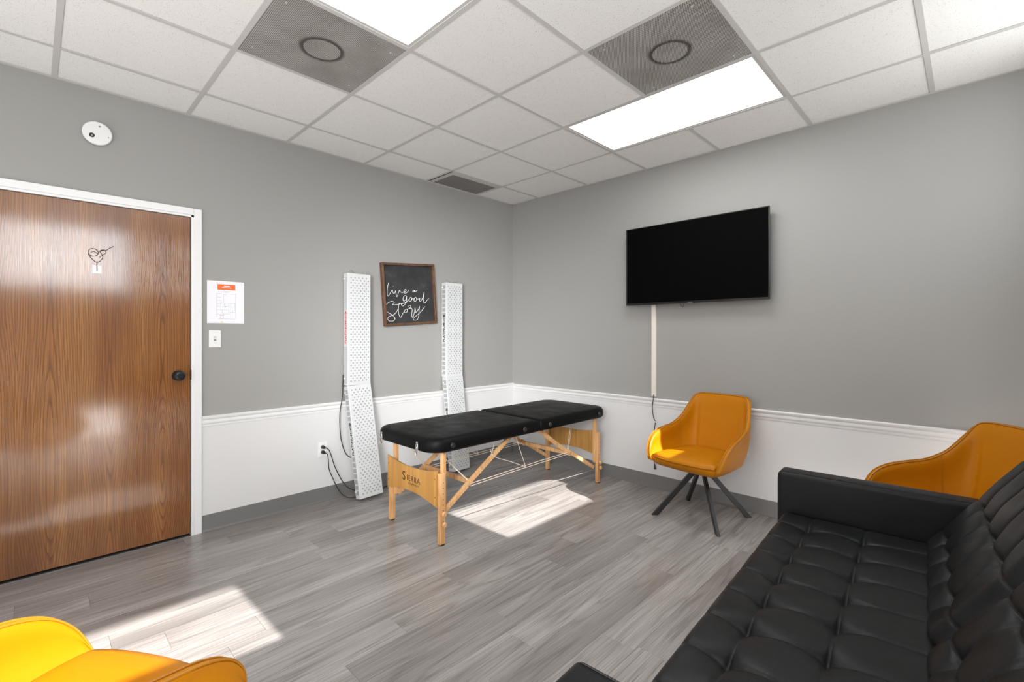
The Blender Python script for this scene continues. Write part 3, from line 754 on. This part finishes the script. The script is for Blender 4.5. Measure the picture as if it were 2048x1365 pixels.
for ye, s in ((YE, -1), (YF, 1)):
    for xl, sx in ((XN, 1), (XF, -1)):
        yi = ye-s*.014
        u = obj('upper_leg', (lambda bm: (bar(bm, tl((xl-sx*.008, yi, .18)), tl((xl-sx*.008, yi, .59)), .026, .030, .002), bm)[1])(bmesh.new()), M['birch'], T)
        bm = bmesh.new(); bar(bm, tl((xl+sx*.006, ye+s*.010, .004)), tl((xl+sx*.006, ye+s*.010, .440 if xl == XN else .235)), .040, .026, .002)
        e_ = obj('leg_extension', bm, M['birch'], T)
        bm = bmesh.new(); box(bm, xl+sx*.006-.019, xl+sx*.006+.019, ye+s*.010-.012, ye+s*.010+.012, 0, .005); bmesh.ops.translate(bm, verts=bm.verts, vec=-T0)
        obj('foot_pad', bm, M['plastic_black'], T)
        if xl == XN:
            bm = bmesh.new()
            for q in range(9):
                cyl(bm, tl((xl+.026, ye+s*.010, .385-q*.034)), tl((xl+.0268, ye+s*.010, .385-q*.034)), .0028, n=8)
            obj('pin_holes', bm, M['plastic_black'], T)
            zs = (.195, .130) if s < 0 else (.180, .135)
            for z in zs:
                bm = bmesh.new(); X0 = xl+.025
                rings = [[tl((X0+xx, ye+s*.010+rr_*math.cos(2*PI*q/16), z+rr_*math.sin(2*PI*q/16))) for q in range(16)] for xx, rr_ in ((0, .009), (.006, .009), (.008, .016), (.016, .017), (.021, .012))]
                loft(bm, rings); obj('wooden_knob', bm, M['birch'], T, True, 40)
                bm = bmesh.new(); cyl(bm, tl((xl-.050, ye+s*.010, z)), tl((xl-.01, ye+s*.010, z)), .004, n=8); obj('bolt', bm, M['chrome'], T)
    # curved end board
    bm = bmesh.new(); ypo = ye+s*.024; n_ = 28; y1 = ypo; y2 = ypo-s*.012 if False else ye+s*.002
    x0, x1 = XF-.020, XN-.012
    for yy0, yy1 in ((ye+s*.0235, ye+s*.0355),):
        ring_t = []
        for k in range(n_+1):
            f_ = k/n_; x = x0+(x1-x0)*f_; c = 1-(2*f_-1)**2
            ring_t.append((x, .455-.030*c, .228+.040*c))
        for yy in (yy0, yy1): pass
        A = [bm.verts.new(tl((x, yy0, a))) for x, a, b in ring_t]; Bv = [bm.verts.new(tl((x, yy0, b))) for x, a, b in ring_t]
        C1 = [bm.verts.new(tl((x, yy1, a))) for x, a, b in ring_t]; D1 = [bm.verts.new(tl((x, yy1, b))) for x, a, b in ring_t]
        for k in range(n_):
            bm.faces.new((A[k], A[k+1], Bv[k+1], Bv[k])); bm.faces.new((C1[k+1], C1[k], D1[k], D1[k+1]))
            bm.faces.new((A[k+1], A[k], C1[k], C1[k+1])); bm.faces.new((Bv[k], Bv[k+1], D1[k+1], D1[k]))
        bm.faces.new((A[0], Bv[0], D1[0], C1[0])); bm.faces.new((A[-1], C1[-1], D1[-1], Bv[-1]))
    eb = obj('end_board', bm, M['board'], T)
    if s < 0:
        yt = ye-.0358
        text('lettering', 'S', .085, M['brand_ink'], eb, MX((1, 0, 0), (0, 0, 1), (0, -1, 0), tl((.885, yt, .325))), shear=0)
        text('lettering', 'IERRA', .052, M['brand_ink'], eb, MX((1, 0, 0), (0, 0, 1), (0, -1, 0), tl((.996, yt, .332))), spacing=1.15)
        text('lettering', 'COMFORT', .020, M['brand_ink'], eb, MX((1, 0, 0), (0, 0, 1), (0, -1, 0), tl((1.0, yt, .309))), spacing=1.5)
        bm = bmesh.new()
        for x in (XF-.005, XN-.025):
            for z in (.29, .40): cyl(bm, tl((x, ye-.0358, z)), tl((x, ye-.0370, z)), .004, n=8)
        obj('screws', bm, M['bronze'], eb)
def brace(p, q, w_=.020, h_=.030, name='brace'):
    bm = bmesh.new(); bar(bm, tl(p), tl(q), w_, h_, .002); return obj(name, bm, M['birch'], T)
for xl, o_ in ((1.238, 0), (.722, 0)):
    brace((xl, -1.890, .185), (xl, -1.655, .335))
    brace((xl-.018, -1.715, .285), (xl-.018, -1.235, .586))
    brace((xl, -.258, .135), (xl, -.625, .345))
    brace((xl-.018, -.565, .300), (xl-.018, -1.000, .586))
brace((.715, -1.650, .318), (1.220, -1.650, .318), .018, .034, 'cross_bar')
brace((.715, -.590, .318), (1.220, -.590, .318), .018, .034, 'cross_bar')
bm = bmesh.new()
for xl in (1.238, .722):
    for (yy, zz) in ((-1.690, .306), (-.600, .326)):
        cyl(bm, tl((xl-.035, yy, zz)), tl((xl+.016, yy, zz)), .005, n=10)
obj('pivot_bolts', bm, M['chrome'], T)
def rope(pts, r, name='support_cable', m='rope', sub=6):
    bm = bmesh.new(); tube(bm, catmull([tl(p) for p in pts], sub), r, 7); return obj(name, bm, M[m], T, True)
for xl in (1.245, .716):
    for dz in (0, .016):
        rope([(xl, -1.670, .300+dz), (xl, -1.15, .312+dz), (xl, -.610, .318+dz)], .0024)
    rope([(xl, -1.890, .182), (xl, -1.592, .172), (xl, -1.202, .158), (xl, -.606, .126), (xl, -.260, .116)], .0026, 'leg_rope', 'rope_dark')
    rope([(xl, -1.250, .580), (xl, -1.190, .44), (xl, -1.135, .318)], .002)
    rope([(xl-.01, -1.480, .500), (xl, -1.453, .452), (xl, -1.29, .385), (xl, -1.135, .318)], .002)
    rope([(xl-.01, -1.440, .578), (xl-.01, -1.465, .480)], .0016)
for xa, xb, y0, z0, y1, z1 in ((.82, .715, -2.0, .58, -1.67, .33), (.83, .73, -2.0, .58, -1.67, .33), (1.09, 1.215, -1.98, .58, -1.67, .33), (1.10, 1.228, -1.98, .58, -1.67, .33),
                               (1.10, 1.215, -.28, .58, -.60, .335), (1.11, 1.228, -.28, .58, -.60, .335), (.82, .722, -.30, .58, -.60, .335)):
    rope([(xa, y0+.1*(1 if y0 < -1 else -1), z0), (xb, y1, z1)], .0020)
# fittings on the padding
for (yy, zz) in ((-1.885, .618), (-1.235, .620), (-.955, .618), (-.300, .618)):
    bm = bmesh.new(); rings = [[tl((1.322+xx, yy+rr_*math.cos(2*PI*q/16), zz+rr_*math.sin(2*PI*q/16))) for q in range(16)] for xx, rr_ in ((0, .016), (.008, .017), (.014, .013), (.018, .013), (.020, .006))]
    loft(bm, rings); obj('edge_knob', bm, M['plastic_black'], T, True, 35)
for xx in (.775, 1.190):
    bm = bmesh.new()
    tube(bm, [tl((xx+.011*math.cos(a), -2.052, .602+.034*math.sin(a))) for a in [2*PI*q/20 for q in range(20)]], .0024, 6, True)
    tube(bm, [tl((xx+.007*math.cos(a), -2.056, .590+.026*math.sin(a))) for a in [2*PI*q/16 for q in range(16)]], .0020, 6, True)
    box(bm, xx-.009-T0.x, xx+.009-T0.x, -2.052-T0.y, -2.046-T0.y, .622, .644)
    obj('hook_clip', bm, M['chrome'], T, True)

# ================================================================== yellow chairs
CP = [((0, .205), (0, .285, .845)), ((.09, .205), (.105, .284, .845)), ((.150, .200), (.165, .279, .842)), ((.180, .188), (.200, .266, .826)), ((.196, .168), (.222, .232, .765)),
      ((.207, .140), (.240, .180, .695)), ((.214, .110), (.256, .130, .648)), ((.222, .060), (.274, .060, .618)), ((.230, -.020), (.290, -.030, .600)), ((.235, -.10), (.297, -.115, .580)),
      ((.235, -.160), (.296, -.180, .548)), ((.230, -.205), (.288, -.225, .500)), ((.222, -.228), (.276, -.248, .452)), ((.212, -.236), (.262, -.258, .415))]
CP = [((a[0]*.96, a[1]), (q[0]*(.93 if q[1] < .1 else .97), q[1], q[2])) for a, q in CP]
def chair_curves():
    b = [(-x, y, 0) for (x, y), _ in CP[:0:-1]]+[(x, y, 0) for (x, y), _ in CP]
    r = [(-q[0], q[1], q[2]) for _, q in CP[:0:-1]]+[q for _, q in CP]
    return catmull(b, 4), catmull(r, 4)
def make_chair(label, group):
    t = empty('armchair', (0, 0, 0), 0, label, 'chair', group)
    b, r = chair_curves(); n = len(b); ZB = .385; K = 12
    bm = bmesh.new(); rows = []
    for k in range(K+1):
        f_ = k/K; row_ = []
        for i in range(n):
            p0 = Vector((b[i].x, b[i].y, ZB)); p1 = r[i]
            p = p0.lerp(p1, f_)
            out = Vector((p0.x, p0.y+.02, 0)).normalized()
            p += out*(.020*math.sin(PI*min(f_*1.15, 1)))*(1 if abs(p0.x) > .15 else .35)
            row_.append(p)
        rows.append(row_)
    dirs = []
    for i in range(n):
        tg = r[min(i+1, n-1)]-r[max(i-1, 0)]
        d = Vector((-tg.y, tg.x, 0)); d = d.normalized() if d.length > 1e-4 else Vector((math.copysign(1, r[i].x), 0, 0))
        if d.dot(Vector((r[i].x, r[i].y+.05, 0))) < 0: d = -d
        if r[i].y < .02: d = Vector((math.copysign(1, r[i].x), -.05, 0))
        dirs.append(d)
    rings = []
    for i in range(n):
        d = dirs[i]; inn = [rows[k][i] for k in range(K+1)]; T_ = .026
        top = rows[K][i]
        rings.append([inn[k]+d*.0 for k in range(K)]+[top+Vector((0, 0, -.006)), top+d*.004+Vector((0, 0, -.001)), top+d*T_*.5+Vector((0, 0, .002)), top+d*(T_-.004)+Vector((0, 0, -.001)), top+d*T_+Vector((0, 0, -.006))]+[inn[k]+d*T_ for k in range(K-1, -1, -1)])
    bm.free(); bm = bmesh.new(); loft(bm, rings)
    sh = obj('shell', bm, M['yellow'], t, True, 60)
    # piping along both sides of the rim
    bm = bmesh.new()
    for off in (.002, .024):
        pts = []
        for i in range(n):
            d = dirs[i]
            pts.append(r[i]+d*off+Vector((0, 0, .001)))
        tube(bm, pts, .0032, 6)
    obj('piping', bm, M['yellow_pipe'], t, True)
    # side seams where back meets arm
    bm = bmesh.new()
    for s in (0, 1):
        idx = [i for i in range(n)]
        j = 6*4 if s else 0
        base_i = (len(CP)-1)*4+(6*4 if s else -6*4)
        pts = [rows[k][base_i].copy() for k in range(1, K+1)]
        pts = [p*.995+Vector((0, 0, p.z*.005)) for p in pts]
        tube(bm, pts, .0016, 5)
    obj('seam', bm, M['yellow_pipe'], t, True)['kind'] = 'stuff'
    # seat cushion and tub under it
    outline = [Vector((p.x, p.y, 0)) for p in b]
    def scaled(sc_, z, dyf=0, ex=0):
        pts = [Vector((p.x*sc_[0], p.y*sc_[1]+dyf, z)) for p in outline]
        e = pts[-1]; s_ = pts[0]; m_ = 10
        for k in range(1, m_):
            f_ = k/m_; q = e.lerp(s_, f_); q.y -= ex*math.sin(PI*f_)**.6; pts.append(q)
        return pts
    bm = bmesh.new()
    loft(bm, [scaled((1.0, 1.0), .392, 0, .020), scaled((1.05, 1.03), .402, 0, .030), scaled((1.08, 1.04), .425, 0, .034), scaled((1.06, 1.03), .440, 0, .028), scaled((.98, .96), .449, 0, .018), scaled((.80, .78), .455, 0, .01), scaled((.4, .4), .457, 0, 0)])
    obj('seat', bm, M['yellow'], t, True, 60)
    bm = bmesh.new(); ring_ = scaled((1.08, 1.045), .424, 0, .036)
    tube(bm, ring_[-13:]+ring_[:3], .0035, 6); obj('seat_piping', bm, M['yellow_pipe'], t, True)
    bm = bmesh.new()
    loft(bm, [scaled((.72, .74), .352, 0, .0), scaled((.88, .88), .356, 0, .008), scaled((1.03, 1.00), .370, 0, .016), scaled((1.13, 1.08), .395, 0, .026), scaled((1.12, 1.08), .412, 0, .034)])
    obj('seat_tub', bm, M['yellow'], t, True, 50)
    # swivel plate and legs
    bm = bmesh.new(); box(bm, -.085, .085, -.085, .085, .338, .352, .004, 1); cyl(bm, (0, 0, .325), (0, 0, .34), .06, n=20); obj('swivel_plate', bm, M['black_metal'], t)
    for k in range(4):
        a = PI/4+k*PI/2+CH_LEG
        bm = bmesh.new(); p = Vector((.040*math.cos(a), .040*math.sin(a), .345)); q = Vector((.336*math.cos(a), .336*math.sin(a), .0))
        d = (p-q); q2 = q
        mt, l_ = frame_mtx(q2, p)
        vsl = box(bm, -.011, .011, -.017, .017, 0, l_, .002, 1, mt)
        # cut the foot level with the floor
        bmesh.ops.bisect_plane(bm, geom=bm.verts[:]+bm.edges[:]+bm.faces[:], plane_co=(0, 0, .012), plane_no=(0, 0, -1), clear_outer=True)
        es = [e for e in bm.edges if e.is_boundary]
        if es: bmesh.ops.holes_fill(bm, edges=es)
        bmesh.ops.translate(bm, verts=bm.verts, vec=(0, 0, -.012))
        obj('leg', bm, M['black_metal'], t)
    return t
CH_LEG = math.radians(2)
def copy_tree(o, label):
    c = o.copy(); COL.objects.link(c); c['label'] = label
    for ch in o.children:
        d = ch.copy(); COL.objects.link(d); d.parent = c
        for g_ in ch.children:
            e_ = g_.copy(); COL.objects.link(e_); e_.parent = d
    return c
GR = 'mustard yellow leather armchairs'
c1 = make_chair('mustard yellow leather armchair in sun under the television', GR)
c1.location = (2.222, -.345, 0); c1.rotation_euler = (0, 0, math.radians(-7))
c2 = copy_tree(c1, 'mustard yellow leather armchair in the corner behind the black sofa arm')
c2.location = (3.545, -.535, 0); c2.rotation_euler = (0, 0, math.radians(-50))
c3 = copy_tree(c1, 'bright yellow leather armchair at the lower left edge of the photo')
c3.location = (2.197, -3.675, 0); c3.rotation_euler = (0, 0, 3.6506)

# ================================================================== black tufted sofa
S = empty('sofa', (2.900, -.958, 0), math.radians(3.0), 'black tufted leather sofa with square arms in the right foreground', 'sofa')
# local: X = depth from front to back, Y negative = along the length towards the camera
AT = .125; LEN = 1.79; CELL = .1835
def tuft(name, L_, W_, a_btn, w_btn, hgt, edge_r, na, nw, mtx, seed, depth=.022, sag=0.0, parent=None):
    """closed cushion: grid over a (0..L_) x w (0..W_), thickness along +z, seams through every button"""
    bm = bmesh.new(); rnd = random.Random(seed)
    jit = {(i, j): (rnd.uniform(-.004, .004), rnd.uniform(-.004, .004)) for i in range(len(a_btn)) for j in range(len(w_btn))}
    G = []
    for i in range(na+1):
        a = L_*i/na; rowv = []
        for j in range(nw+1):
            w_ = W_*j/nw
            e = 1.0
            for d in (a, L_-a, w_, W_-w_):
                q = min(max(d/edge_r, 0), 1); e *= (1-(1-q)**2.6)**.5 if q < 1 else 1
            dl = 0
            # lengthwise seams (through button rows)
            dmin = 1
            for wb_ in w_btn:
                d = abs(w_-wb_); 
                da = min(abs(a-ab) for ab in a_btn)
                k = .36+.64*math.exp(-(da/.045)**2)
                dl = max(dl, k*(.80*math.exp(-(d/.007))+.20*math.exp(-(d/.035)**2)))
            dcr = 0
            for ab in a_btn:
                d = abs(a-ab); dw = min(abs(w_-wb_) for wb_ in w_btn)
                k = .36+.64*math.exp(-(dw/.05)**2)
                dcr = max(dcr, k*(.80*math.exp(-(d/.007))+.20*math.exp(-(d/.035)**2)))
            db = 0
            for ii, ab in enumerate(a_btn):
                if abs(a-ab) > .15: continue
                for jj, wb_ in enumerate(w_btn):
                    jx, jy = jit[(ii, jj)]
                    rr_ = math.hypot(a-ab-jx, w_-wb_-jy)
                    db = max(db, math.exp(-rr_/.028))
            z = hgt*e-depth*(.62*max(dl, dcr)+.25*min(dl+dcr, 1))*min(e*1.2, 1)-depth*.95*db
            z += .0025*noise.noise(Vector((a*9+seed, w_*9, 0)))
            z += sag*math.sin(PI*w_/W_)
            rowv.append(bm.verts.new(mtx @ Vector((a, w_, max(z, .002)))))
        G.append(rowv)
    for i in range(na):
        for j in range(nw): bm.faces.new((G[i][j], G[i+1][j], G[i+1][j+1], G[i][j+1]))
    border = [G[i][0] for i in range(na)]+[G[na][j] for j in range(nw)]+[G[i][nw] for i in range(na, 0, -1)]+[G[0][j] for j in range(nw, 0, -1)]
    bm.faces.new(border[::-1])
    o = obj(name, bm, M['black_leather'], parent, True, None)
    bme = None
    for ii, ab in enumerate(a_btn):
        for jj, wb_ in enumerate(w_btn):
            jx, jy = jit[(ii, jj)]
            p = mtx @ Vector((ab+jx, wb_+jy, hgt-depth*1.95)); nrm = (mtx.to_3x3() @ Vector((0, 0, 1)))
            if bme is None:
                bb = bmesh.new(); bmesh.ops.create_uvsphere(bb, u_segments=10, v_segments=6, radius=.006)
                q_ = obj('button', bb, M['black_leather'], o, True); bme = q_.data
            else:
                q_ = bpy.data.objects.new('button', bme); COL.objects.link(q_); q_.parent = o
            q_.location = p
    return o
# seat: a along -Y, w along +X, normal +Z
SB = .26
mt = MX((0, -1, 0), (1, 0, 0), (0, 0, 1), (0, 0, 0))
mt = Matrix(((0, 1, 0, .010), (-1, 0, 0, -AT-.002), (0, 0, 1, SB), (0, 0, 0, 1)))
ab = [.172+k*.190 for k in range(8)]+[1.69]
tuft('seat_cushion', LEN, .600, ab, [.150, .350], .175, .05, 366, 120, mt, 3, .024, 0, S)
# back cushions on a reclined plane: slope .7 (x per z)
th = math.atan(.70)
ux, uz = math.sin(th), math.cos(th)          # up the face
nx, nz = -math.cos(th), math.sin(th)         # out of the face
BL = .893
for k in range(2):
    thick = .15
    ox, oz = .530-nx*thick, .405-nz*thick
    ya = -AT-.002-k*(BL+.004)
    mt = Matrix(((0, ux, nx, ox), (-1, 0, 0, ya), (0, uz, nz, oz), (0, 0, 0, 1)))
    ab2 = [.165+q*.182 for q in range(4)]+([.165+4*.182] if False else [])
    tuft('back_cushion', BL, .575, [.160, .335, .515, .700], [.130, .308], thick, .075, 184, 116, mt, 11+k*7, .026, 0, S)
# back frame panel behind the cushions
bm = bmesh.new(); th0 = .15
p0 = Vector((.530-nx*th0, 0, .405-nz*th0))
mt = Matrix(((0, ux, nx, p0.x), (-1, 0, 0, 0.0-.02), (0, uz, nz, p0.z), (0, 0, 0, 1)))
box(bm, 0, LEN+2*AT-.04, .02, .56, -.05, .002, .015, 2, mt)
obj('back_frame', bm, M['black_leather'], S, True, 40)
bm = B(.02, .66, -LEN-AT-.01, -AT+.01, .13, .262, .01, 2); obj('seat_frame', bm, M['black_leather'], S, True, 40)
for k, y0 in enumerate((-AT, -LEN-2*AT)):
    bm = B(0.0, .74, y0, y0+AT, .13, .618, .022, 4)
    ar = obj('armrest', bm, M['black_leather'], S, True, 40)
    bm = bmesh.new()
    yy = y0+.020 if k == 0 else y0+AT-.020
    z1 = .6195
    tube(bm, [(.012, yy, .22), (.0005, yy, .30), (.0003, yy, .58), (.006, yy, .605), (.020, yy, z1-.001), (.05, yy, z1-.001), (.70, yy, z1-.001)], .0016, 5)
    obj('stitching', bm, M['black_seam'], ar, True)
for x in (.06, .62):
    for y in (-.07, -LEN-AT-.06):
        bm = bmesh.new(); cyl(bm, (x, y, 0), (x, y, .135), .016, .026, 16); obj('leg', bm, M['black_metal'], S, True, 40)

for o in bpy.data.objects:
    if o.parent and o.name.split('.')[0] in ('screws', 'pinholes', 'pin_holes', 'slots', 'bolt', 'pivot_bolts', 'hook_clip', 'plan_lines', 'banner_print', 'piping', 'seam', 'wire_hook', 'hanging_wire', 'shade', 'lettering', 'script_lettering', 'housing_frame'):
        if o.name.split('.')[0] in ('screws', 'pinholes', 'pin_holes', 'slots', 'pivot_bolts', 'plan_lines', 'banner_print', 'shade'): o['kind'] = 'stuff'
